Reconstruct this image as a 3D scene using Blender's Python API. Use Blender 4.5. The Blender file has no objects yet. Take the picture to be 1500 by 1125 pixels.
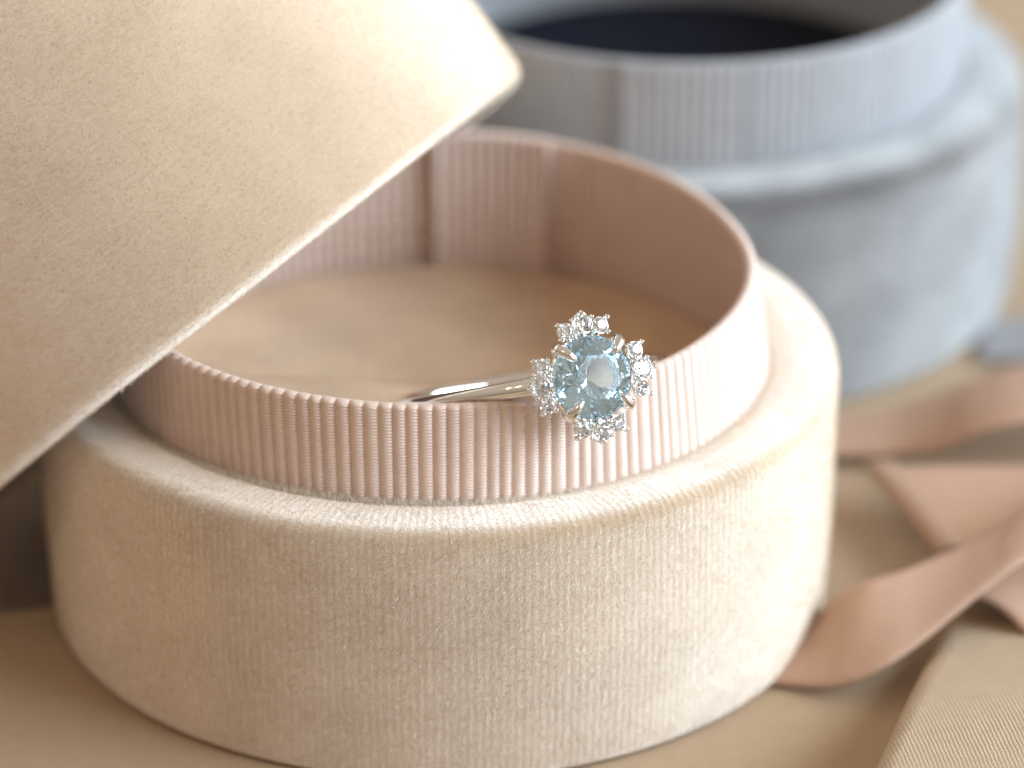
import bpy, bmesh, math, random
import numpy as np
from mathutils import Vector, Matrix

MM = 0.001
PI = math.pi
rnd = random.Random(7)
nrs = np.random.RandomState(11)
scn = bpy.context.scene
COL = scn.collection

# ------------------------------------------------------------------ camera
PITCH = math.radians(26.134)
AIM = Vector((5.376, 0.0, 16.595)) * MM
DIST = 0.300
cam_d = bpy.data.cameras.new('camera')
cam = bpy.data.objects.new('camera', cam_d)
COL.objects.link(cam)
FW = Vector((0, math.cos(PITCH), -math.sin(PITCH)))
cam.location = AIM - FW * DIST
cam.rotation_euler = (PI / 2 - PITCH, 0, 0)
cam_d.sensor_width = 36
cam_d.lens = 6008.8 * 36 / 1500
cam_d.clip_start = 0.01
cam_d.clip_end = 20
cam_d.dof.use_dof = True
cam_d.dof.focus_distance = 0.2742
cam_d.dof.aperture_fstop = 16.5
cam_d.dof.aperture_blades = 0
scn.camera = cam

# ------------------------------------------------------------------ world, window light, exposure
w = bpy.data.worlds.new('World')
scn.world = w
w.use_nodes = True
bg = w.node_tree.nodes['Background']
bg.inputs[0].default_value = (1.0, 0.84, 0.68, 1)
bg.inputs[1].default_value = 0.285


def area(name, loc, target, sx, sy, power, col):
    d = bpy.data.lights.new(name, 'AREA')
    d.shape = 'RECTANGLE'
    d.size, d.size_y = sx, sy
    d.energy = power
    d.color = col
    o = bpy.data.objects.new(name, d)
    COL.objects.link(o)
    o.location = loc
    o.rotation_euler = (Vector(target) - Vector(loc)).to_track_quat('-Z', 'Y').to_euler()
    return o


area('window_light', (1.05, -0.104, 0.46), (0.01, 0, 0.02), 1.5, 0.7, 32.0, (0.70, 0.87, 1.0))

# room air: ceiling side a little brighter than the floor side
wt = w.node_tree
wg = wt.nodes.new('ShaderNodeTexCoord')
wsp = wt.nodes.new('ShaderNodeSeparateXYZ')
wr = wt.nodes.new('ShaderNodeValToRGB')
wr.color_ramp.elements[0].position, wr.color_ramp.elements[0].color = 0.35, (0.45, 0.335, 0.24, 1)
wr.color_ramp.elements[1].position, wr.color_ramp.elements[1].color = 0.85, (1.48, 1.23, 0.97, 1)
wm = wt.nodes.new('ShaderNodeMath')
wm.operation = 'MULTIPLY_ADD'
wm.inputs[1].default_value = wm.inputs[2].default_value = 0.5
wt.links.new(wg.outputs['Generated'], wsp.inputs[0])
wt.links.new(wsp.outputs[2], wm.inputs[0])
wt.links.new(wm.outputs[0], wr.inputs[0])
wt.links.new(wr.outputs[0], bg.inputs[0])

# two warm ceiling bulbs, seen only as glints in the polished metal
for i, p in enumerate(((-0.42, -0.62, 0.95), (-0.26, -0.66, 0.95))):
    bd_ = bpy.data.lights.new('ceiling_bulb', 'POINT')
    bd_.energy, bd_.shadow_soft_size, bd_.color = 1.2, 0.028, (1.0, 0.85, 0.6)
    bo = bpy.data.objects.new('ceiling_bulb', bd_)
    COL.objects.link(bo)
    bo.location = p

vs = scn.view_settings
vs.view_transform = 'Standard'
vs.look = 'None'
vs.exposure = 0.38
vs.gamma = 1.0
vs.use_curve_mapping = False
cy = scn.cycles
cy.max_bounces = 20
cy.transmission_bounces = 16
cy.glossy_bounces = 10
cy.diffuse_bounces = 3
cy.sample_clamp_indirect = 6.0
cy.use_denoising = True


# ------------------------------------------------------------------ node helpers
class NT:
    def __init__(s, name):
        s.m = bpy.data.materials.new(name)
        s.m.use_nodes = True
        s.t = s.m.node_tree
        s.t.nodes.clear()
        s.out = s.t.nodes.new('ShaderNodeOutputMaterial')

    def n(s, typ, ins=None, **kw):
        nd = s.t.nodes.new(typ)
        for k, v in kw.items():
            setattr(nd, k, v)
        for k, v in (ins or {}).items():
            s.set(nd.inputs[k], v)
        return nd

    def set(s, sock, v):
        if isinstance(v, bpy.types.NodeSocket):
            s.t.links.new(v, sock)
        elif isinstance(v, bpy.types.Node):
            s.t.links.new(v.outputs[0], sock)
        else:
            if isinstance(v, tuple) and len(v) == 3 and sock.type == 'RGBA':
                v = (*v, 1)
            sock.default_value = v

    def math(s, op, a, b=None, c=None, clamp=False):
        nd = s.n('ShaderNodeMath', operation=op)
        nd.use_clamp = clamp
        for i, v in enumerate((a, b, c)):
            if v is not None:
                s.set(nd.inputs[i], v)
        return nd.outputs[0]

    def noise(s, vec, scale, detail=2.0, rough=0.5):
        return s.n('ShaderNodeTexNoise', {'Vector': vec, 'Scale': scale, 'Detail': detail, 'Roughness': rough}).outputs[0]

    def ramp(s, v, lo, hi, a=0.0, b=1.0):
        nd = s.n('ShaderNodeMapRange', {0: v, 1: lo, 2: hi, 3: a, 4: b})
        return nd.outputs[0]

    def mix(s, f, a, b):
        nd = s.n('ShaderNodeMix', data_type='RGBA')
        s.set(nd.inputs[0], f)
        s.set(nd.inputs[6], a)
        s.set(nd.inputs[7], b)
        return nd.outputs[2]

    def bump(s, h, dist, strength=1.0, normal=None):
        ins = {'Height': h, 'Distance': dist, 'Strength': strength}
        if normal is not None:
            ins['Normal'] = normal
        return s.n('ShaderNodeBump', ins).outputs[0]

    def done(s, sh, vol=None):
        s.t.links.new(sh.outputs[0], s.out.inputs[0])
        return s.m


def uvmm(t):
    return t.n('ShaderNodeUVMap').outputs[0]


def velvet(name, base, deep, rib_axis='u', pitch=0.56, rib=1.0, sheen=1.0, sheen_tint=(0.95, 0.985, 1.0), patch=1.0, sheen_r=0.62, blotch=0.4):
    """Cut-pile velvet; UVs are in millimetres."""
    t = NT(name)
    uv = uvmm(t)
    sep = t.n('ShaderNodeSeparateXYZ', {0: uv})
    u, v = sep.outputs[0], sep.outputs[1]
    a = u if rib_axis == 'u' else v
    wob = t.noise(uv, 0.9, 2.0)
    wob = t.math('MULTIPLY', t.math('SUBTRACT', wob, 0.5), 0.35)
    ph = t.math('MULTIPLY', t.math('ADD', a, wob), 2 * PI / pitch)
    ribs = t.math('MULTIPLY_ADD', t.math('SINE', ph), 0.5, 0.5)
    clump = t.noise(uv, 1.7, 4.0, 0.65)
    clump2 = t.noise(uv, 4.5, 3.0, 0.7)
    fib = t.noise(uv, 13.0, 2.0, 0.6)
    sv = (1.0, 0.22, 1.0) if rib_axis == 'u' else (0.22, 1.0, 1.0)
    dash = t.noise(t.n('ShaderNodeVectorMath', {0: uv, 1: sv}, operation='MULTIPLY').outputs[0], 6.0, 2.0, 0.6)
    ribs = t.math('MULTIPLY_ADD', t.math('SUBTRACT', dash, 0.5), 1.5, ribs)
    ribamt = t.math('MULTIPLY', ribs, t.ramp(clump, 0.35, 0.65, 0.1, 0.8))
    h = t.math('MULTIPLY_ADD', ribamt, 0.5 * rib, t.math('MULTIPLY', clump2, 0.45))
    h = t.math('MULTIPLY_ADD', fib, 0.7, h)
    nrm = t.bump(h, 0.00011, 0.8)
    big = t.noise(uv, 0.16, 3.0, 0.55)
    f = t.math('MULTIPLY_ADD', t.math('SUBTRACT', fib, 0.5), 0.9, 0.5)
    f = t.math('MULTIPLY_ADD', t.math('SUBTRACT', big, 0.5), 1.0 * patch, f)
    f = t.math('MULTIPLY_ADD', t.math('SUBTRACT', ribamt, 0.4), 0.45 * rib, f, clamp=True)
    col = t.mix(f, deep, base)
    # pile: matte body, plus the upright fibres seen from the side
    body = t.n('ShaderNodeBsdfDiffuse', {'Color': col, 'Roughness': 0.6, 'Normal': nrm})
    sw = t.math('MULTIPLY_ADD', t.math('SUBTRACT', fib, 0.5), 1.2, t.ramp(clump, 0.3, 0.7, 0.8, 1.15))
    sw = t.math('MULTIPLY_ADD', t.math('SUBTRACT', ribamt, 0.4), 0.5 * rib, sw)
    sw = t.math('MULTIPLY_ADD', t.math('SUBTRACT', big, 0.5), 1.0 * blotch, sw)
    sw = t.math('MULTIPLY', sw, sheen, clamp=True)
    tint = t.n('ShaderNodeMix', data_type='RGBA')
    t.set(tint.inputs[0], sw)
    t.set(tint.inputs[6], (0, 0, 0))
    t.set(tint.inputs[7], sheen_tint)
    sh = t.n('ShaderNodeBsdfSheen', {'Color': tint.outputs[2], 'Roughness': sheen_r, 'Normal': nrm}, distribution='ASHIKHMIN')
    ad = t.n('ShaderNodeAddShader', {0: body.outputs[0], 1: sh.outputs[0]})
    return t.done(ad)


def ribbon_mat(name, base, deep, rough=0.6, sheen=0.15, weave=0.0, wamt=0.45, spec=0.35):
    t = NT(name)
    uv = uvmm(t)
    sep = t.n('ShaderNodeSeparateXYZ', {0: uv})
    u, v = sep.outputs[0], sep.outputs[1]
    n1 = t.noise(uv, 0.6, 3.0)
    n2 = t.noise(t.n('ShaderNodeVectorMath', {0: uv, 1: (3.0, 12.0, 1.0)}, operation='MULTIPLY').outputs[0], 1.0, 2.0)
    f = t.math('MULTIPLY_ADD', t.math('SUBTRACT', n2, 0.5), 0.8, t.ramp(n1, 0.3, 0.7, 0.3, 0.8), clamp=True)
    col = t.mix(f, deep, base)
    h = n2
    if weave:
        a = t.math('SINE', t.math('MULTIPLY', u, 2 * PI / weave))
        u = t.math('MULTIPLY_ADD', t.math('SUBTRACT', t.noise(uv, 0.8, 3.0), 0.5), 0.16, u)
        v = t.math('MULTIPLY_ADD', t.math('SUBTRACT', t.noise(uv, 1.1, 3.0), 0.5), 0.14, v)
        row = t.math('FLOOR', t.math('DIVIDE', v, weave * 1.6))
        b = t.math('SINE', t.math('MULTIPLY_ADD', row, PI * 0.9, t.math('MULTIPLY', u, 2 * PI / weave)))
        c = t.math('SINE', t.math('MULTIPLY', v, 2 * PI / (weave * 1.6)))
        h = t.math('MULTIPLY_ADD', t.math('MULTIPLY', b, t.math('ABSOLUTE', c)), 0.9, n2)
        col = t.mix(t.ramp(t.math('MULTIPLY', b, c), -1, 1, 0, wamt), col, deep)
    nrm = t.bump(h, 0.00006, 0.7)
    p = t.n('ShaderNodeBsdfPrincipled', {'Base Color': col, 'Roughness': rough, 'Normal': nrm, 'Sheen Weight': sheen,
                                         'Sheen Roughness': 0.4, 'Specular IOR Level': spec})
    return t.done(p)


def fibre_mat(name, a, b, gl=0.07):
    t = NT(name)
    rn = t.n('ShaderNodeTexWhiteNoise', {0: uvmm(t)}).outputs[0]
    c = t.mix(rn, a, b)
    d = t.n('ShaderNodeBsdfDiffuse', {'Color': c})
    tr = t.n('ShaderNodeBsdfTranslucent', {'Color': c})
    m1 = t.n('ShaderNodeMixShader', {0: 0.5, 1: d.outputs[0], 2: tr.outputs[0]})
    g = t.n('ShaderNodeBsdfGlossy', {'Color': (0.9, 0.9, 0.9), 'Roughness': 0.35})
    return t.done(t.n('ShaderNodeMixShader', {0: gl, 1: m1.outputs[0], 2: g.outputs[0]}))


def metal(name, col, rough):
    t = NT(name)
    tc = t.n('ShaderNodeTexCoord').outputs['Object']
    nz = t.noise(tc, 900.0, 2.0)
    p = t.n('ShaderNodeBsdfPrincipled', {'Base Color': col, 'Metallic': 1.0, 'Roughness': t.ramp(nz, 0.3, 0.7, rough * 0.6, rough * 1.5)})
    return t.done(p)


def gem(name, col, ior):
    t = NT(name)
    g = t.n('ShaderNodeBsdfGlass', {'Color': col, 'Roughness': 0.0, 'IOR': ior})
    return t.done(g)


M = {}
M['velvet'] = velvet('champagne_velvet', (0.65, 0.485, 0.34), (0.47, 0.335, 0.22))
M['velvet_lid'] = velvet('champagne_velvet_lid', (0.69, 0.525, 0.375), (0.55, 0.40, 0.275), rib_axis='v', rib=0.5)
M['cushion'] = velvet('cushion_velvet', (0.66, 0.44, 0.27), (0.49, 0.31, 0.18), rib=0.2, sheen=0.26, sheen_tint=(1, 0.9, 0.84), patch=1.3, blotch=0.5)
M['blue_velvet'] = velvet('blue_grey_velvet', (0.15, 0.148, 0.158), (0.075, 0.074, 0.08), rib=0.4, sheen=0.62, sheen_tint=(1.0, 0.985, 0.97), patch=1.6, blotch=0.7, sheen_r=0.7)
M['navy'] = velvet('navy_cushion', (0.024, 0.026, 0.038), (0.014, 0.015, 0.024), rib=0.2, sheen=0.0)
M['pink'] = ribbon_mat('pink_grosgrain', (0.76, 0.58, 0.495), (0.66, 0.48, 0.40), rough=0.45, spec=0.5)
M['grey_ribbon'] = ribbon_mat('grey_grosgrain', (0.37, 0.365, 0.38), (0.30, 0.295, 0.31))
M['satin'] = ribbon_mat('dusty_pink_satin', (0.66, 0.41, 0.285), (0.58, 0.35, 0.24), rough=0.45, sheen=0.08, weave=0.14, wamt=0.12)
M['cloth'] = ribbon_mat('champagne_cloth', (0.54, 0.38, 0.245), (0.47, 0.32, 0.20), rough=0.5, sheen=0.1, weave=0.22)
M['twill'] = ribbon_mat('champagne_twill', (0.60, 0.44, 0.29), (0.46, 0.32, 0.20), rough=0.55, sheen=0.1, weave=0.27)
M['table'] = ribbon_mat('dark_wood_table', (0.30, 0.21, 0.155), (0.20, 0.135, 0.10), rough=0.5, sheen=0.0)
M['gold'] = metal('white_gold', (0.86, 0.84, 0.81), 0.07)
M['aqua'] = gem('aquamarine', (0.865, 0.95, 1.0), 1.62)
M['diamond'] = gem('clear_diamond', (0.99, 0.99, 1.0), 2.2)
M['fuzz'] = fibre_mat('pile_fibre', (0.96, 0.90, 0.82), (0.82, 0.73, 0.62), 0.05)
M['nap'] = fibre_mat('velvet_nap', (0.77, 0.64, 0.51), (0.60, 0.47, 0.345), 0.14)
M['lining'] = ribbon_mat('lid_lining', (0.86, 0.80, 0.74), (0.78, 0.71, 0.64))


# ------------------------------------------------------------------ mesh helpers (inputs in millimetres)
def thing(name, label, cat, loc=(0, 0, 0), group=None, mat=None):
    o = bpy.data.objects.new(name, None)
    COL.objects.link(o)
    o.empty_display_size = 0.005
    if mat is not None:
        o.matrix_world = mat
    else:
        o.location = Vector(loc) * MM
    o['label'] = label
    o['category'] = cat
    if group:
        o['group'] = group
    return o


def tag(o, label=None, cat=None, group=None, kind=None):
    for k, v in (('label', label), ('category', cat), ('group', group), ('kind', kind)):
        if v:
            o[k] = v
    return o


def link(name, me, mat, parent=None, smooth=True):
    if mat is not None and not me.materials:
        me.materials.append(mat)
    o = bpy.data.objects.new(name, me)
    COL.objects.link(o)
    if parent is not None:
        o.parent = parent
    if smooth:
        me.polygons.foreach_set('use_smooth', [True] * len(me.polygons))
    return o


def grid_mesh(name, V, UV, close_u=False, close_v=False):
    """V: (nv, nu, 3) in mm, UV: (nv, nu[+1], 2)."""
    nv, nu = V.shape[:2]
    me = bpy.data.meshes.new(name)
    iu = np.arange(nu if close_u else nu - 1)
    iv = np.arange(nv if close_v else nv - 1)
    A, B = np.meshgrid(iv, iu, indexing='ij')
    A, B = A.ravel(), B.ravel()
    A1, B1 = (A + 1) % nv, (B + 1) % nu
    F = np.stack([A * nu + B, A * nu + B1, A1 * nu + B1, A1 * nu + B], 1)
    me.vertices.add(nv * nu)
    me.vertices.foreach_set('co', (V.reshape(-1, 3) * MM).ravel())
    nf = len(F)
    me.loops.add(nf * 4)
    me.loops.foreach_set('vertex_index', F.ravel().astype(np.int32))
    me.polygons.add(nf)
    me.polygons.foreach_set('loop_start', np.arange(0, nf * 4, 4, dtype=np.int32))
    me.polygons.foreach_set('loop_total', np.full(nf, 4, dtype=np.int32))
    uvl = me.uv_layers.new(name='UVMap')
    un = UV.shape[1]
    Bu = B + 1 if un > nu else B1
    Av = A + 1 if UV.shape[0] > nv else A1
    L = np.stack([UV[A, B], UV[A, Bu], UV[Av, Bu], UV[Av, B]], 1)
    uvl.data.foreach_set('uv', L.reshape(-1, 2).astype(np.float32).ravel())
    me.update()
    me.validate()
    return me


def fillet(pts, seg=6):
    """pts: list of (r, z) or (r, z, radius): round the corners that carry a radius."""
    out = []
    for i, p in enumerate(pts):
        if len(p) < 3 or i in (0, len(pts) - 1):
            out.append((p[0], p[1]))
            continue
        a, b, c = Vector(pts[i - 1][:2]), Vector(p[:2]), Vector(pts[i + 1][:2])
        d1, d2 = (a - b).normalized(), (c - b).normalized()
        ang = d1.angle(d2)
        k = min(p[2] / math.tan(ang / 2), (a - b).length * 0.49, (c - b).length * 0.49)
        s, e = b + d1 * k, b + d2 * k
        for j in range(seg + 1):
            t = j / seg
            q = (1 - t) ** 2 * s + 2 * t * (1 - t) * b + t * t * e
            out.append((q.x, q.y))
    return out


def resample(pts, step):
    out = [pts[0]]
    for a, b in zip(pts[:-1], pts[1:]):
        n = max(1, int(math.hypot(b[0] - a[0], b[1] - a[1]) / step))
        for k in range(1, n + 1):
            out.append((a[0] + (b[0] - a[0]) * k / n, a[1] + (b[1] - a[1]) * k / n))
    return out


def lathe(name, prof, n=256, uvr=29.0, wob=0.0, seed=0):
    prof = np.array(prof, float)
    th = np.arange(n) * 2 * PI / n - PI / 2 + PI     # uv seam at the back
    thc = np.arange(n + 1) * 2 * PI / n
    s = np.r_[0, np.cumsum(np.hypot(*np.diff(prof, axis=0).T))]
    r = prof[:, 0][:, None] + np.zeros(n)
    z = prof[:, 1][:, None] + np.zeros(n)
    if wob:
        rs = np.random.RandomState(seed)
        for k in range(2, 9):
            a, b, c = rs.uniform(0, 2 * PI), rs.uniform(0, 2 * PI), rs.uniform(-0.25, 0.25)
            am = wob / k
            r = r + am * np.sin(k * th + a + c * prof[:, 1][:, None]) * np.minimum(1, r / 10)
            z = z + 0.5 * am * np.sin(k * th + b) * np.minimum(1, r / 10)
    V = np.stack([r * np.cos(th), r * np.sin(th), z], 2)
    UV = np.stack(np.broadcast_arrays((thc * uvr)[None, :], s[:, None]), 2)
    LATHE[name + str(seed)] = V
    return grid_mesh(name, V, UV, close_u=True)


LATHE = {}


def pile(key, n, keep):
    """n random points and normals on a lathe surface, thinned by keep(P, N)."""
    V = LATHE[key]
    nv, nu = V.shape[:2]
    wgt = np.linalg.norm(V[1:, 0] - V[:-1, 0], axis=1) * 0.5 * (np.hypot(V[1:, 0, 0], V[1:, 0, 1]) + np.hypot(V[:-1, 0, 0], V[:-1, 0, 1]))
    i, j = nrs.choice(nv - 1, n, p=wgt / wgt.sum()), nrs.randint(0, nu, n)
    fi, fj = nrs.uniform(0, 1, (n, 1)), nrs.uniform(0, 1, (n, 1))
    j1 = (j + 1) % nu
    a, b, c, d = V[i, j], V[i, j1], V[i + 1, j], V[i + 1, j1]
    P = (a * (1 - fj) + b * fj) * (1 - fi) + (c * (1 - fj) + d * fj) * fi
    N = np.cross(b - a, c - a)
    N /= np.linalg.norm(N, axis=1)[:, None] + 1e-12
    k = keep(P, N)
    return P[k], N[k]


def fibres(name, base, nrm, tang, n, length, width, mat, parent, spread=0.6):
    """n thin upright fibres (one triangle each). base(k)->(n,3), nrm/tang (n,3)."""
    L = nrs.uniform(length[0], length[1], n)[:, None]
    W = nrs.uniform(width[0], width[1], n)[:, None]
    d = nrm + nrs.normal(0, spread, (n, 3))
    d /= np.linalg.norm(d, axis=1)[:, None]
    t = np.cross(d, nrs.normal(0, 1, (n, 3)))
    t /= np.linalg.norm(t, axis=1)[:, None]
    V = np.stack([base - t * W * .5, base + t * W * .5, base + d * L], 1).reshape(-1, 3)
    me = bpy.data.meshes.new(name)
    me.vertices.add(3 * n)
    me.vertices.foreach_set('co', (V * MM).ravel())
    me.loops.add(3 * n)
    me.loops.foreach_set('vertex_index', np.arange(3 * n, dtype=np.int32))
    me.polygons.add(n)
    me.polygons.foreach_set('loop_start', np.arange(0, 3 * n, 3, dtype=np.int32))
    me.polygons.foreach_set('loop_total', np.full(n, 3, dtype=np.int32))
    uv = me.uv_layers.new(name='UVMap')
    uv.data.foreach_set('uv', (np.repeat(nrs.uniform(0, 100, (n, 2)), 3, 0)).astype(np.float32).ravel())
    me.update()
    o = link(name, me, mat, parent, smooth=False)
    o['kind'] = 'stuff'
    return o


def periodic(deg, val):
    deg, val = np.array(deg, float), np.array(val, float)
    d = np.r_[deg - 360, deg, deg + 360]
    v = np.r_[val, val, val]

    def f(th):
        x = (np.degrees(th) + 180) % 360 - 180
        y = 0
        for k in (-12, -6, 0, 6, 12):      # smoothed interpolation
            y = y + np.interp(x + k, d, v)
        return y / 5
    return f


def collar(name, rtop, rbot, z0, z1, zin, nrib, mat, parent, dip=None, fine=True, thick=0.9, ang=None, rise=0.0):
    """Grosgrain band: outer face with one ridge per rib and the cross threads in its grooves, rounded lip, inner face."""
    per = 14 if fine else 6
    if ang is None:
        n = nrib * per
        th = np.arange(n) * 2 * PI / n
        close = True
    else:
        n = int(nrib * per * (ang[1] - ang[0]) / (2 * PI))
        th = np.linspace(ang[0], ang[1], n)
        close = False
    cell = th * nrib / (2 * PI) + 0.10 * np.sin(9 * th + 0.5) + 0.05 * np.sin(23 * th) + 0.04 * np.sin(47 * th + 2)
    ph = cell % 1.0
    amp = 1 + 0.16 * np.sin(np.floor(cell) * 12.9898) * np.sin(np.floor(cell) * 4.1)
    ridge = 1 - amp * (1 - np.abs(np.sin(PI * ph)) ** 0.75)            # 0 in the groove, 1 on the ridge
    dpt = 0.21
    top = z1 + rise - (dip(th) if dip else 0) + 0.05 * np.sin(3 * th + 1) + 0.03 * np.clip(ridge, 0, 1)
    RT, RB = rtop(th), rbot(th)
    rows = []
    step = 0.06 if fine else 0.8
    zo = np.linspace(0, 1, int((z1 - z0) / step))
    pit = 0.24
    for q in zo:
        z = z0 + (top - 0.25 - z0) * q
        r = RB + (RT - RB) * q
        thr = np.cos(2 * PI * (z / pit + 0.5 * np.floor(cell))) if fine else 0
        fl = np.exp(-((ph - 0.80) / 0.15) ** 2) + 0.35 * np.exp(-((ph - 0.12) / 0.1) ** 2)
        r = r + dpt * (ridge - 1) + 0.085 * thr * fl
        rows.append((r, z))
    for a in (0.35, 0.7, 1.0):                          # rounded lip
        e = a * PI / 2
        rows.append((RT + dpt * (ridge - 1) - (1 - math.cos(e)) * thick * 0.5, top - 0.25 + 0.25 * math.sin(e)))
    for a in (0.35, 0.7, 1.0):
        e = a * PI / 2
        rows.append((RT - thick * 0.5 - math.sin(e) * thick * 0.5 + 0.07 * (1 - ridge), top - 0.25 * (1 - math.cos(e))))
    for q in np.linspace(0.05, 1, 8):
        z = top - 0.25 + (zin - top + 0.25) * q
        k = (top - z) / (z1 - z0)
        r = RT + (RB - RT) * np.minimum(k, 1) - thick + 0.28 * (1 - ridge)
        rows.append((r, z + 0 * r))
    R = np.array([a for a, b in rows])
    Z = np.array([b + 0 * R[0] for a, b in rows])
    V = np.stack([R * np.cos(th), R * np.sin(th), Z], 2)
    s = np.r_[0, np.cumsum(np.hypot(np.diff(R[:, 0]), np.diff(Z[:, 0])))]
    thc = np.r_[th, 2 * PI] if close else th
    UV = np.stack(np.broadcast_arrays((thc * 24)[None, :], s[:, None]), 2)
    if not close:
        # close the strip into a solid: cap both ends by welding outer to inner edge
        me = grid_mesh(name, V, UV)
        bm = bmesh.new()
        bm.from_mesh(me)
        bm.verts.ensure_lookup_table()
        nv, nu = V.shape[:2]
        for c in (0, nu - 1):
            loop = [bm.verts[r * nu + c] for r in range(nv)]
            try:
                bm.faces.new(loop if c else loop[::-1])
            except ValueError:
                pass
        bm.to_mesh(me)
        bm.free()
        return link(name, me, mat, parent)
    return link(name, grid_mesh(name, V, UV, close_u=True), mat, parent)


# ------------------------------------------------------------------ table and cloth
def sheet(name, xs, ys, zf, mat, thick=0.0):
    X, Y = np.meshgrid(xs, ys)
    Z = zf(X, Y)
    V = np.stack([X, Y, Z], 2)
    UV = np.stack([X, Y], 2)
    return link(name, grid_mesh(name, V, UV), mat)


xs = np.linspace(-900, 900, 61)
tb = sheet('table_top', xs, xs, lambda X, Y: -2.6 + 0 * X, M['table'])
tb['kind'] = 'structure'

# the cloth ends at the left along an edge that runs under the lid, and lies in a soft 2.5 mm layer
edge_y = np.array([-200, -60, -8.0, -5.2, -4.6, -2, 6, 16, 30, 60, 130, 420.0])
edge_x = np.array([-420, -300, -80, -46, -31, -25, -21, -18, -16, -14, -14, -14.0])
ys = np.unique(np.r_[np.linspace(-200, -30, 18), np.linspace(-30, 80, 111), np.linspace(80, 420, 35)])
ts = np.r_[0.0, 0.0008, 0.002, 0.004, np.linspace(0.008, 1, 150) ** 1.0]
EX = np.interp(ys, edge_y, edge_x)
Xc = EX[:, None] + (420 - EX[:, None]) * ts[None, :]
Yc = ys[:, None] + 0 * Xc


def cloth_z(X, Y):
    far = np.clip((np.hypot(X - 10, Y - 25) - 62) / 40, 0, 1)
    near = np.clip((np.hypot(X, Y) - 30) / 12, 0, 1) * np.clip((18 - Y) / 20, 0, 1)
    z = 0.35 * near * (np.sin(X * 0.21 + Y * 0.12 + 1.0) - 0.6) * np.sin(Y * 0.13 - X * 0.05) - 0.2 * near
    z = z + 0.5 * far * (np.sin(X * 0.06 + Y * 0.03) + np.sin(Y * 0.05 - 1))
    return z


Zc = cloth_z(Xc, Yc)
Zt = np.concatenate([Zc[:, :1] - 2.5, Zc[:, :1] - 1.2, Zc[:, :1] - 0.35, Zc], 1)
Xt = np.concatenate([Xc[:, :1] - 0.2, Xc[:, :1] - 0.55, Xc[:, :1] - 0.35, Xc], 1)
Yt = np.concatenate([Yc[:, :1]] * 3 + [Yc], 1)
cl = link('table_cloth', grid_mesh('table_cloth', np.stack([Xt, Yt, Zt], 2), np.stack([Xt, Yt], 2)), M['cloth'])
cl['kind'] = 'structure'

# ------------------------------------------------------------------ champagne ring box
box = thing('ring_box', 'open round champagne velvet ring box with pink ribbed ribbon collar', 'box')
HS, HC = 19.57, 26.55
prof = fillet([(0, 0.1), (27.0, 0.0), (28.6, 0.15, 1.2), (29.0, 8), (29.05, HS + 0.2, 3.4), (25.8, HS + 0.0, 1.5), (24.4, HS - 0.3, 0.4), (23.9, HS - 0.45), (23.4, HS - 0.9)], 8)
link('velvet_base', lathe('velvet_base', resample(prof, 0.6), 320, wob=0.10, seed=3), M['velvet'], box)
rtop = periodic([-180, -150, -130, -105, -90, -51, -43, -23, -5, 5, 22, 39, 60, 81, 110, 150],
                [24.0, 24.0, 24.1, 23.95, 23.95, 23.5, 23.25, 23.05, 23.1, 23.0, 22.8, 23.4, 24.2, 24.8, 24.4, 24.0])
rbot = periodic([-180, -142, -125, -102, -85, -61, -46, -31, 0, 40, 90, 140],
                [24.0, 23.9, 23.5, 23.5, 23.5, 24.0, 24.3, 24.2, 24.2, 24.0, 24.3, 24.1])
RING_A = math.atan2(-23.0, 10.6)


def dip(th):
    d = (th - RING_A + PI) % (2 * PI) - PI
    return 0.35 * np.exp(-(d / 0.16) ** 2)


ZF = 16.0
col_o = collar('collar_ribbon', rtop, rbot, HS - 1.2, HC, ZF - 1.5, 160, M['pink'], box, dip=dip)
ov = collar('ribbon_overlap', lambda t: rtop(t) - 0.55, lambda t: rbot(t) - 0.75, HS - 4, HC, ZF - 1, 160, M['pink'], col_o,
            fine=False, thick=1.3, ang=(math.radians(69), math.radians(91.5)), rise=0.35)

# two-lip cushion with a slot across the middle
nr, na = 40, 160
rr = np.linspace(0, 23.4, nr)
gx = np.linspace(-23.6, 23.6, 100)
tt = np.linspace(-1, 1, 120)
Y0 = np.sqrt(np.maximum(0, 23.6 ** 2 - gx ** 2))
Xg = np.broadcast_to(gx[None, :], (120, 100)).copy()
Yg = tt[:, None] * Y0[None, :]
slot = Yg - (-0.5 - 0.09 * Xg)
edge = np.clip((23.6 - np.hypot(Xg, Yg)) / 2.2, 0, 1)
front = 1 / (1 + np.exp(slot / 0.35))
Zg = ZF + 2.15 * front * (1 - 0.35 * np.exp(-((slot + 1.5) / 1.2) ** 2)) - 2.2 * np.exp(-(slot / 0.8) ** 2)
Zg = Zg - 1.0 * (1 - np.sqrt(1 - (1 - edge) ** 2)) + 0.12 * np.sin(Xg * 0.45 + 1) * np.sin(Yg * 0.4)
link('cushion', grid_mesh('cushion', np.stack([Xg, Yg, Zg], 2), np.stack([Xg, Yg], 2)), M['cushion'], box)

n = 14000
a = nrs.uniform(-PI, 0.5, n)
rad = rbot(a) + nrs.uniform(0.0, 0.9, n) ** 1.4
b = np.stack([rad * np.cos(a), rad * np.sin(a), HS - 0.45 + (rad - rbot(a)) * 0.12], 1)
nm = np.stack([-0.35 * np.cos(a), -0.35 * np.sin(a), 1 + 0 * a], 1)
fibres('cut_edge_pile', b, nm, None, n, (0.3, 0.65), (0.025, 0.06), M['fuzz'], box, 0.5)

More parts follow.
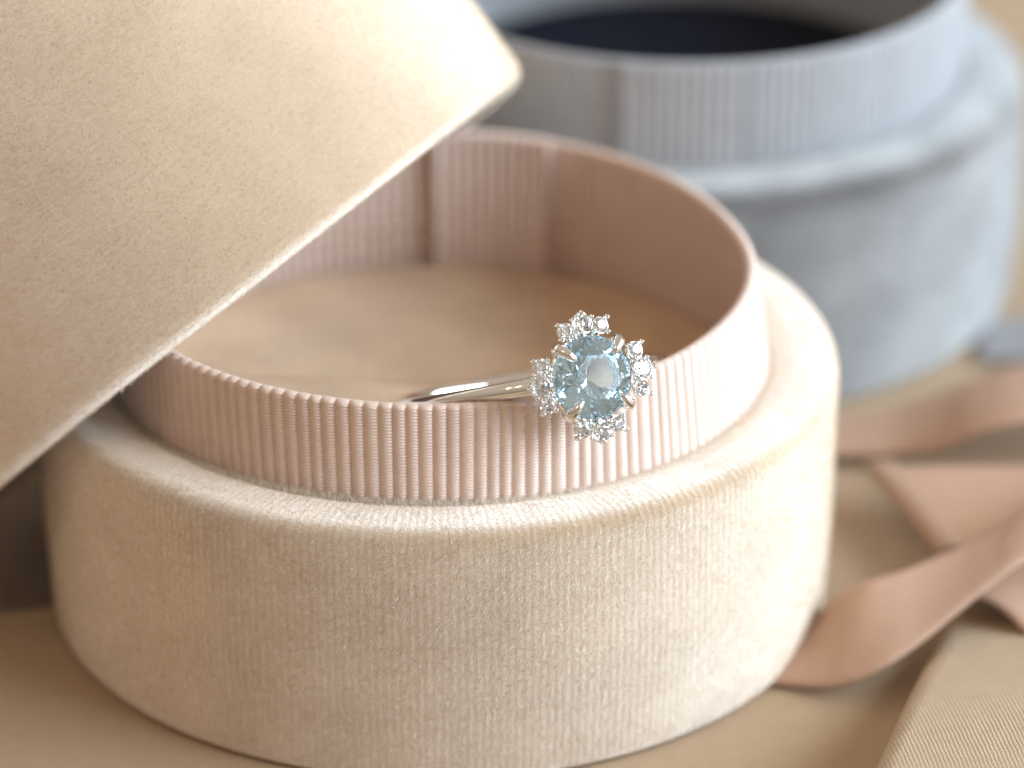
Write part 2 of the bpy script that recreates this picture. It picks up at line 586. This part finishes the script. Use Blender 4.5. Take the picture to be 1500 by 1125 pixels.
cl_ = np.array(cam.location) / MM
b, nm = pile('velvet_base3', 400000, lambda P, N: (P[:, 2] > 0.5) & (np.hypot(P[:, 0], P[:, 1]) > 24.2) & (((cl_ - P) * N).sum(1) > -30) & (nrs.uniform(0, 1, len(P)) > 0.55 * (N[:, 2] > 0.5)))
nm = nm + np.array([0, 0, -0.35])
fibres('velvet_nap', b, nm, None, len(b), (0.12, 0.27), (0.022, 0.038), M['nap'], box, 0.7)

# ------------------------------------------------------------------ lid leaning on the collar
ln = Vector((-0.6196, 0.3069, 0.7224)).normalized()
lz = ln
lx = Vector((0, 1, 0)).cross(lz).normalized()
ly = lz.cross(lx)
Lc = Vector((-15.45, 7.5, 19.2)) * MM
LM = Matrix((lx, ly, lz)).transposed().to_4x4()
LM.translation = Lc
lid = thing('box_lid', 'champagne velvet lid tilted against the left side of the ring box', 'lid', mat=LM)
lp = fillet([(24.9, 1.2), (25.0, 0.0, 0.7), (28.0, 0.0, 2.3), (28.1, 6), (28.2, 12), (28.2, 31, 2.2), (14, 31.1), (0, 31.1)], 8)
link('velvet_shell', lathe('velvet_shell', resample(lp, 0.6), 320, wob=0.12, seed=8), M['velvet_lid'], lid)
li = fillet([(24.9, 1.2), (25.2, 27, 0.8), (10, 27), (0, 27)], 4)
link('lid_lining', lathe('lid_lining', resample(li, 1.5), 128), M['lining'], lid)
n = 3500
a = nrs.uniform(-PI, PI, n)
rad = 26.6 + nrs.uniform(-0.6, 0.6, n)
b = np.stack([rad * np.cos(a), rad * np.sin(a), 0.02 + np.maximum(0, rad - 26.0) ** 2 * 0.2], 1)
nm = np.stack([0.9 * np.cos(a), 0.9 * np.sin(a), -0.4 + 0 * a], 1)
fibres('rim_pile', b, nm, None, n, (0.2, 0.5), (0.03, 0.06), M['fuzz'], lid, 0.4)

cl_ = np.array(LM.inverted() @ cam.location) / MM
b, nm = pile('velvet_shell8', 560000, lambda P, N: (P[:, 2] < 30) & (np.hypot(P[:, 0], P[:, 1]) > 25.6) & (((cl_ - P) * N).sum(1) > -30))
nm = nm + np.array([0, 0, -0.3])
fibres('velvet_nap', b, nm, None, len(b), (0.10, 0.22), (0.022, 0.036), M['nap'], lid, 0.6)

# ------------------------------------------------------------------ blue-grey ring box behind
bx2 = thing('ring_box', 'open round blue-grey velvet ring box with grey ribbon collar, blurred behind', 'box', (19.6, 55.6, 0))
prof2 = fillet([(0, 0.1), (26.5, 0.0), (28.6, 0.2, 1.6), (29.5, 8), (29.5, 20.2, 4.2), (24.6, 20.5, 0.6), (23.4, 20.0)], 8)
link('velvet_base', lathe('velvet_base', resample(prof2, 0.8), 256, wob=0.12, seed=5), M['blue_velvet'], bx2)
c24 = lambda t: 23.95 + 0.25 * np.sin(2 * t + 0.6)
c2 = collar('collar_ribbon', c24, c24, 19.2, 29.0, 15.0, 160, M['grey_ribbon'], bx2, fine=False)
collar('ribbon_overlap', lambda t: c24(t) + 0.9, lambda t: c24(t) + 1.0, 19.9, 29.0, 19.9, 160, M['grey_ribbon'], c2, fine=False,
       thick=0.85, ang=(math.radians(-103), math.radians(-80)), rise=0.3)
link('cushion', lathe('cushion', [(0, 17.4), (14, 17.4), (22, 17.2), (23.3, 16.4)], 96), M['navy'], bx2)

# ------------------------------------------------------------------ ring
cr = Vector((1, 0, 0))
cu = Vector((0, math.sin(PITCH), math.cos(PITCH)))
psi, tht, rho = map(math.radians, (21.5, 1.8, 10.0))
ra = (math.sin(psi) * math.cos(tht) * cr + math.sin(tht) * cu - math.cos(psi) * math.cos(tht) * FW).normalized()
s0 = (math.cos(psi) * cr + math.sin(psi) * FW).normalized()
m0 = ra.cross(s0)
if m0.dot(cu) < 0:
    m0 = -m0
rs_ = math.cos(rho) * s0 + math.sin(rho) * m0
rm = -math.sin(rho) * s0 + math.cos(rho) * m0
G = Vector(cam.location) + (FW + cr * (868 - 750) / 6008.8 + cu * (562.5 - 553) / 6008.8) * 0.2735
RM = Matrix((rs_, rm, rs_.cross(rm))).transposed().to_4x4()   # local x: along shank, y: up, z: out of the stone
RM.translation = G
ring = thing('ring', 'white gold ring with round pale blue gemstone and four diamond clusters', 'ring', mat=RM)
RO, RI_, GH = 9.65, 8.45, 11.5          # band radii; girdle height above ring centre


def tube(name, pts, radii, mat, parent, seg=10, flat=1.0, cap=True, smooth=True):
    """Round bar along pts (mm) with radius per point, hemispherical-ish ends."""
    P = [Vector(p) for p in pts]
    bm = bmesh.new()
    rings = []
    up = None
    for i, p in enumerate(P):
        t = (P[min(i + 1, len(P) - 1)] - P[max(i - 1, 0)]).normalized()
        if up is None:
            up = t.orthogonal().normalized()
        up = (up - t * up.dot(t)).normalized()
        sd = t.cross(up)
        rings.append([bm.verts.new((p + (up * math.cos(2 * PI * k / seg) + sd * math.sin(2 * PI * k / seg) * flat) * radii[i]) * MM) for k in range(seg)])
    for A, B in zip(rings[:-1], rings[1:]):
        for k in range(seg):
            bm.faces.new((A[k], A[(k + 1) % seg], B[(k + 1) % seg], B[k]))
    bm.faces.new(rings[0][::-1])
    bm.faces.new(rings[-1])
    bmesh.ops.recalc_face_normals(bm, faces=bm.faces)
    me = bpy.data.meshes.new(name)
    bm.to_mesh(me)
    bm.free()
    return link(name, me, mat, parent, smooth)


def brilliant(name, d, table, crown, pav, girdle=0.03, rs=0.74, rl=0.24):
    R = d / 2
    rt = R * table
    bm = bmesh.new()
    P = lambda r, a, z: bm.verts.new((r * math.cos(a) * MM, r * math.sin(a) * MM, z * MM))
    q = PI / 8
    g = girdle * d
    T = [P(rt, 2 * k * q, crown) for k in range(8)]
    S = [P(R * rs, (2 * k + 1) * q, crown * (R - R * rs * math.cos(q)) / (R - rt)) for k in range(8)]
    Gt = [P(R, j * q, 0) for j in range(16)]
    Gb = [P(R, j * q, -g) for j in range(16)]
    L = [P(R * rl, (2 * k + 1) * q, -g - pav * (R - R * rl * math.cos(q)) / R) for k in range(8)]
    C = P(0, 0, -g - pav)
    f = bm.faces.new
    f(T)
    for k in range(8):
        k1 = (k + 1) % 8
        f((T[k], S[k], T[k1]))
        f((T[k], S[k - 1], Gt[2 * k], S[k]))
        f((S[k], Gt[2 * k], Gt[2 * k + 1]))
        f((S[k], Gt[2 * k + 1], Gt[(2 * k + 2) % 16]))
        f((L[k], Gb[2 * k + 1], Gb[2 * k]))
        f((L[k], Gb[(2 * k + 2) % 16], Gb[2 * k + 1]))
        f((C, L[k], Gb[2 * k], L[k - 1]))
    for j in range(16):
        j1 = (j + 1) % 16
        f((Gt[j], Gb[j], Gb[j1], Gt[j1]))
    bmesh.ops.recalc_face_normals(bm, faces=bm.faces)
    me = bpy.data.meshes.new(name)
    bm.to_mesh(me)
    bm.free()
    return me


# band: D-shaped section swept round the finger hole, slimmer at the shoulders, open under the head
nb, ns = 220, 20
phi = np.linspace(math.radians(90 - 14), math.radians(90 - 346), nb)
wd = 0.58 + 0.04 * np.cos(2 * (phi - PI / 2))            # half width (along local y)
V = np.zeros((nb, ns, 3))
for k in range(ns):
    e = 2 * PI * k / ns
    cx, sy = math.cos(e), math.sin(e)
    rr_ = RO - 0.62 + 0.60 * cx
    V[:, k, 0] = rr_ * np.cos(phi)
    V[:, k, 2] = rr_ * np.sin(phi) - GH
    V[:, k, 1] = wd * np.sign(sy) * abs(sy) ** 0.9
me = grid_mesh('band', V, np.zeros((nb, ns + 1, 2)), close_u=True)
bm = bmesh.new()
bm.from_mesh(me)
bm.verts.ensure_lookup_table()
bm.faces.new([bm.verts[k] for k in range(ns)])
bm.faces.new([bm.verts[(nb - 1) * ns + k] for k in range(ns)][::-1])
bmesh.ops.recalc_face_normals(bm, faces=bm.faces)
bm.to_mesh(me)
bm.free()
link('band', me, M['gold'], ring)

# centre stone, its seat and four claws
DG = 5.7
RG = DG / 2
st = link('gemstone', brilliant('gemstone', DG, 0.56, 1.05, 2.3), M['aqua'], ring, smooth=False)
st['label'] = 'round faceted pale aqua blue gemstone'
st.rotation_euler = (0, 0, 0.3)


def torus(name, R, r, z, mat, parent, n=64, seg=10, sz=1.0):
    a = np.arange(n) * 2 * PI / n
    b = np.arange(seg) * 2 * PI / seg
    A, B = np.meshgrid(a, b)
    rr = R + r * np.cos(B)
    V = np.stack([rr * np.cos(A), rr * np.sin(A), z + sz * r * np.sin(B)], 2)
    return link(name, grid_mesh(name, V, np.zeros((seg + 1, n + 1, 2)), close_u=True, close_v=True), mat, parent)


torus('bezel_seat', RG - 0.12, 0.24, -0.42, M['gold'], ring, sz=1.1)
torus('gallery_rail', 1.75, 0.26, -1.85, M['gold'], ring)
for k in range(4):
    a = math.radians(45 + 90 * k)
    ca, sa = math.cos(a), math.sin(a)
    pr = [(1.2, -2.4), (1.75, -1.85), (2.5, -1.1), (RG + 0.12, -0.3), (RG + 0.30, 0.25), (RG + 0.10, 0.62), (RG - 0.35, 0.86), (RG - 0.78, 0.99), (RG - 0.95, 1.0)]
    rd = [0.30, 0.32, 0.36, 0.40, 0.42, 0.41, 0.34, 0.21, 0.06]
    tube('prong', [(r * ca, r * sa, z) for r, z in pr], rd, M['gold'], ring, 12)

# four clusters of three small diamonds with bead claws
dm_big, dm_small = brilliant('small_diamond', 1.45, 0.55, 0.26, 0.62), brilliant('small_diamond', 1.15, 0.55, 0.22, 0.5)
for m_ in (dm_big, dm_small):
    m_.materials.append(M['diamond'])
bead = bmesh.new()
bmesh.ops.create_icosphere(bead, subdivisions=3, radius=1.0 * MM)
bead_me = bpy.data.meshes.new('bead')
bead.to_mesh(bead_me)
bead.free()
bead_me.materials.append(M['gold'])
bead_me.polygons.foreach_set('use_smooth', [True] * len(bead_me.polygons))


def cup_mesh(d):
    """small open collet that carries one diamond"""
    R = d / 2
    pr = [(R * 0.35, -0.95), (R * 0.75, -0.75), (R * 0.98, -0.35), (R * 1.05, -0.06), (R * 0.99, 0.02), (R * 0.90, -0.08), (R * 0.55, -0.5), (0.0, -0.72)]
    return lathe('collet', pr, 28)


cup_big, cup_small = cup_mesh(1.45), cup_mesh(1.15)
for c in (cup_big, cup_small):
    c.materials.append(M['gold'])
lab = {0: 'right', 1: 'upper', 2: 'left', 3: 'lower'}
for q in range(4):
    a0 = q * PI / 2
    base = Vector((math.cos(a0), math.sin(a0), 0))
    tg = Vector((-math.sin(a0), math.cos(a0), 0))
    pts = [base * 2.2 - Vector((0, 0, 1.5)), base * 3.0 - Vector((0, 0, 1.15)), base * 3.9 - Vector((0, 0, 0.8))]
    cl_ = tube('diamond_cluster', pts, [0.35, 0.42, 0.34], M['gold'], ring, 10)
    spots = [(3.80, 0.0, 1.45), (3.45, 1.30, 1.15), (3.45, -1.30, 1.15)]
    if q in (1, 3):
        spots = [(3.68, 0.0, 1.45), (3.35, 1.28, 1.15), (3.35, -1.28, 1.15)]
    for (r, o, d) in spots:
        c = base * r + tg * o - Vector((0, 0, 0.12))
        tilt = Vector((base.x * 0.22 + tg.x * o * 0.12, base.y * 0.22 + tg.y * o * 0.12, 1)).normalized()
        rot = tilt.to_track_quat('Z', 'Y').to_euler()
        for nm_, me_ in (('collet', cup_big if d > 1.3 else cup_small), ('small_diamond', dm_big if d > 1.3 else dm_small)):
            ob = bpy.data.objects.new(nm_, me_)
            COL.objects.link(ob)
            ob.parent = cl_
            ob.location = c * MM
            ob.rotation_euler = rot
    bd = [(4.02 + 0.80, 0.0, 0.20), (3.72 + 0.50, 1.33 + 0.58, 0.17), (3.72 + 0.50, -1.33 - 0.58, 0.17),
          (3.42, 0.70, 0.21), (3.42, -0.70, 0.21), (4.45, 0.74, 0.15), (4.45, -0.74, 0.15), (3.15, 1.80, 0.17), (3.15, -1.80, 0.17)]
    if q in (1, 3):
        bd = [(r - 0.14, o, s) for (r, o, s) in bd]
    for (r, o, s) in bd:
        s *= 1.12
        r, o = 3.52 + (r - 3.75) * 0.9, o * 0.93
        ob = bpy.data.objects.new('bead', bead_me)
        COL.objects.link(ob)
        ob.parent = cl_
        ob.location = (base * r + tg * o + Vector((0, 0, -0.12))) * MM
        ob.scale = (s, s, s * 2.3)


# ------------------------------------------------------------------ loose ribbons and folded cloth on the right
def smoothpath(P, n):
    P = np.array(P, float)
    t = np.linspace(0, len(P) - 1, n)
    out = np.zeros((n, P.shape[1]))
    for i, x in enumerate(t):
        k = min(int(x), len(P) - 2)
        f = x - k
        p0, p1, p2, p3 = P[max(k - 1, 0)], P[k], P[k + 1], P[min(k + 2, len(P) - 1)]
        out[i] = 0.5 * ((2 * p1) + (-p0 + p2) * f + (2 * p0 - 5 * p1 + 4 * p2 - p3) * f * f + (-p0 + 3 * p1 - 3 * p2 + p3) * f ** 3)
    return out


def strip(name, lo, hi, mat, label, cat, thick=0.35, n=90, mcount=14, bow=0.0, group=None):
    A, B = smoothpath(lo, n), smoothpath(hi, n)
    s = np.linspace(0, 1, mcount)
    mid = A[:, None, :] * (1 - s)[None, :, None] + B[:, None, :] * s[None, :, None]
    du = np.gradient(mid, axis=0)
    dv = np.gradient(mid, axis=1)
    N = np.cross(du, dv)
    N /= np.linalg.norm(N, axis=2)[:, :, None]
    N *= np.sign(N[:, :, 2:3].mean())
    mid = mid + N * (bow * (4 * s * (1 - s)))[None, :, None]
    t = thick * 0.5 * (1 - 0.6 * np.abs(2 * s - 1) ** 8)[None, :, None]
    Vt, Vb = mid + N * t, mid - N * t
    V = np.concatenate([Vt, Vb[:, ::-1]], 1)
    L = np.r_[0, np.cumsum(np.linalg.norm(np.diff(A, axis=0), axis=1))]
    wv = np.linspace(0, 20, V.shape[1] + 1)
    UV = np.stack(np.broadcast_arrays(wv[None, :], L[:, None]), 2)
    me = grid_mesh(name, V, UV, close_u=True)
    o = link(name, me, mat)
    tag(o, label, cat, group)
    return o


GR = 'loose pink satin ribbon lengths'
strip('satin_ribbon',
      [(20.5, -15.2, 0.4), (23.9, -15.6, 0.4), (27.2, -16.9, 0.8), (29.6, -17.5, 1.6), (32, -17.2, 2.8), (34.5, -15.9, 4), (37, -14.2, 5.3), (39.5, -12.4, 6.5), (42.2, -10.4, 7.5), (48, -6, 8.6), (58, 1, 8.5)],
      [(26.5, -6.5, 0.5), (27.8, -7.2, 1.4), (29.1, -7.9, 3.4), (30.9, -8.7, 4.9), (33.4, -8.1, 5.4), (36, -6.6, 5.7), (38.8, -4.9, 6.1), (41.3, -3.1, 6.6), (43.7, -1, 7.2), (49, 3.5, 8.0), (57, 10, 8.0)],
      M['satin'], 'pink satin ribbon curling up from the foot of the champagne box', 'ribbon', group=GR, bow=0.3)
cut = strip('satin_ribbon',
      [(37.1, -0.8, 2.9), (40, -1.2, 3.4), (43.3, -1.6, 3.9), (50, -2.0, 4.2), (62, -2.0, 4.2)],
      [(32.6, 13.2, 2.9), (38, 12.6, 3.4), (44.8, 11.8, 3.8), (52, 11, 4.2), (62, 11, 4.2)],
      M['satin'], 'flat pink satin ribbon end cut on a slant, between the other ribbons', 'ribbon', group=GR, bow=0.25)
hem = strip('folded_hem', [(37.3, -0.9, 3.25), (35.0, 6.2, 3.45), (32.7, 13.0, 3.25)], [(39.2, -1.0, 3.55), (37.0, 6.0, 3.85), (35.0, 12.8, 3.55)], M['satin'], None, None, thick=0.3, n=40, mcount=8, bow=0.12)
hem.parent = cut
strip('satin_ribbon',
      [(25.5, 19.6, 0.5), (29.1, 18.9, 1.0), (33, 18.4, 1.3), (36.3, 17.9, 1.7), (39, 16.3, 3.0), (41.2, 14.6, 5.0), (44.9, 14.2, 6.4), (52, 15, 7), (62, 17, 7)],
      [(25.5, 27.0, 0.5), (29.5, 25.6, 0.9), (33, 25.8, 1.1), (36.4, 26.0, 1.5), (40, 26.8, 2.6), (43, 27.6, 3.6), (46.8, 28.6, 4.4), (53, 29, 5), (62, 30, 5)],
      M['satin'], 'pink satin ribbon rippling along the foot of the blue-grey box', 'ribbon', group=GR, bow=0.3)
strip('satin_ribbon',
      [(36.5, -7.2, 3.0), (39.2, -8.9, 3.6), (40.9, -10.7, 3.5), (42.3, -13.3, 3.0), (45, -18, 2.4), (50, -24, 2.6)],
      [(40.0, 1.0, 2.0), (43.5, -0.5, 2.6), (46.5, -2.5, 3.0), (49, -5.5, 3.2), (52.5, -10, 3), (58, -16, 3)],
      M['satin'], 'pink satin ribbon running down to the right edge under the curled one', 'ribbon', group=GR, bow=0.2)
strip('grey_ribbon', [(44, 37.5, 0.4), (47.5, 36.8, 0.9), (52, 38, 1.6), (62, 42, 1.6)], [(46, 45.5, 0.4), (49, 45.0, 0.8), (54, 47, 1.4), (64, 51, 1.5)],
      M['grey_ribbon'], 'short grey ribbon end beside the blue-grey box', 'ribbon')

# folded twill cloth, a thick fold with a rounded left edge
le = smoothpath([(44.0, 6.0, 0.7), (41.5, 0.0, 0.9), (38.9, -7.0, 1.4), (37.2, -12.0, 2.2), (35.4, -18.0, 3.3), (33.2, -26.0, 5.0), (30.4, -36.0, 6.3), (27.0, -48.0, 7.0), (21.0, -70.0, 7.2)], 120)
cols = [(-0.3, -1.0), (-0.75, -0.75), (-0.9, -0.45), (-0.75, -0.15), (-0.25, 0.0), (0.6, 0.06)] + [(d, 0.06 + 0.014 * d) for d in np.linspace(1.5, 48, 40)]
V = np.zeros((len(le), len(cols), 3))
for j, (dx, f) in enumerate(cols):
    V[:, j, 0] = le[:, 0] + dx * (1 if dx > 0 else 1.3)
    V[:, j, 1] = le[:, 1] + 0.35 * max(dx, 0)
    V[:, j, 2] = le[:, 2] * (1 + f) if f <= 0 else le[:, 2] + f
V[:, 0, 2] = 0.02
L = np.r_[0, np.cumsum(np.linalg.norm(np.diff(le, axis=0), axis=1))]
UV = np.stack(np.broadcast_arrays(np.array([c[0] for c in cols])[None, :], L[:, None]), 2)
fc = link('folded_cloth', grid_mesh('folded_cloth', V, UV), M['twill'])
tag(fc, 'folded champagne twill cloth in the lower right corner', 'cloth')
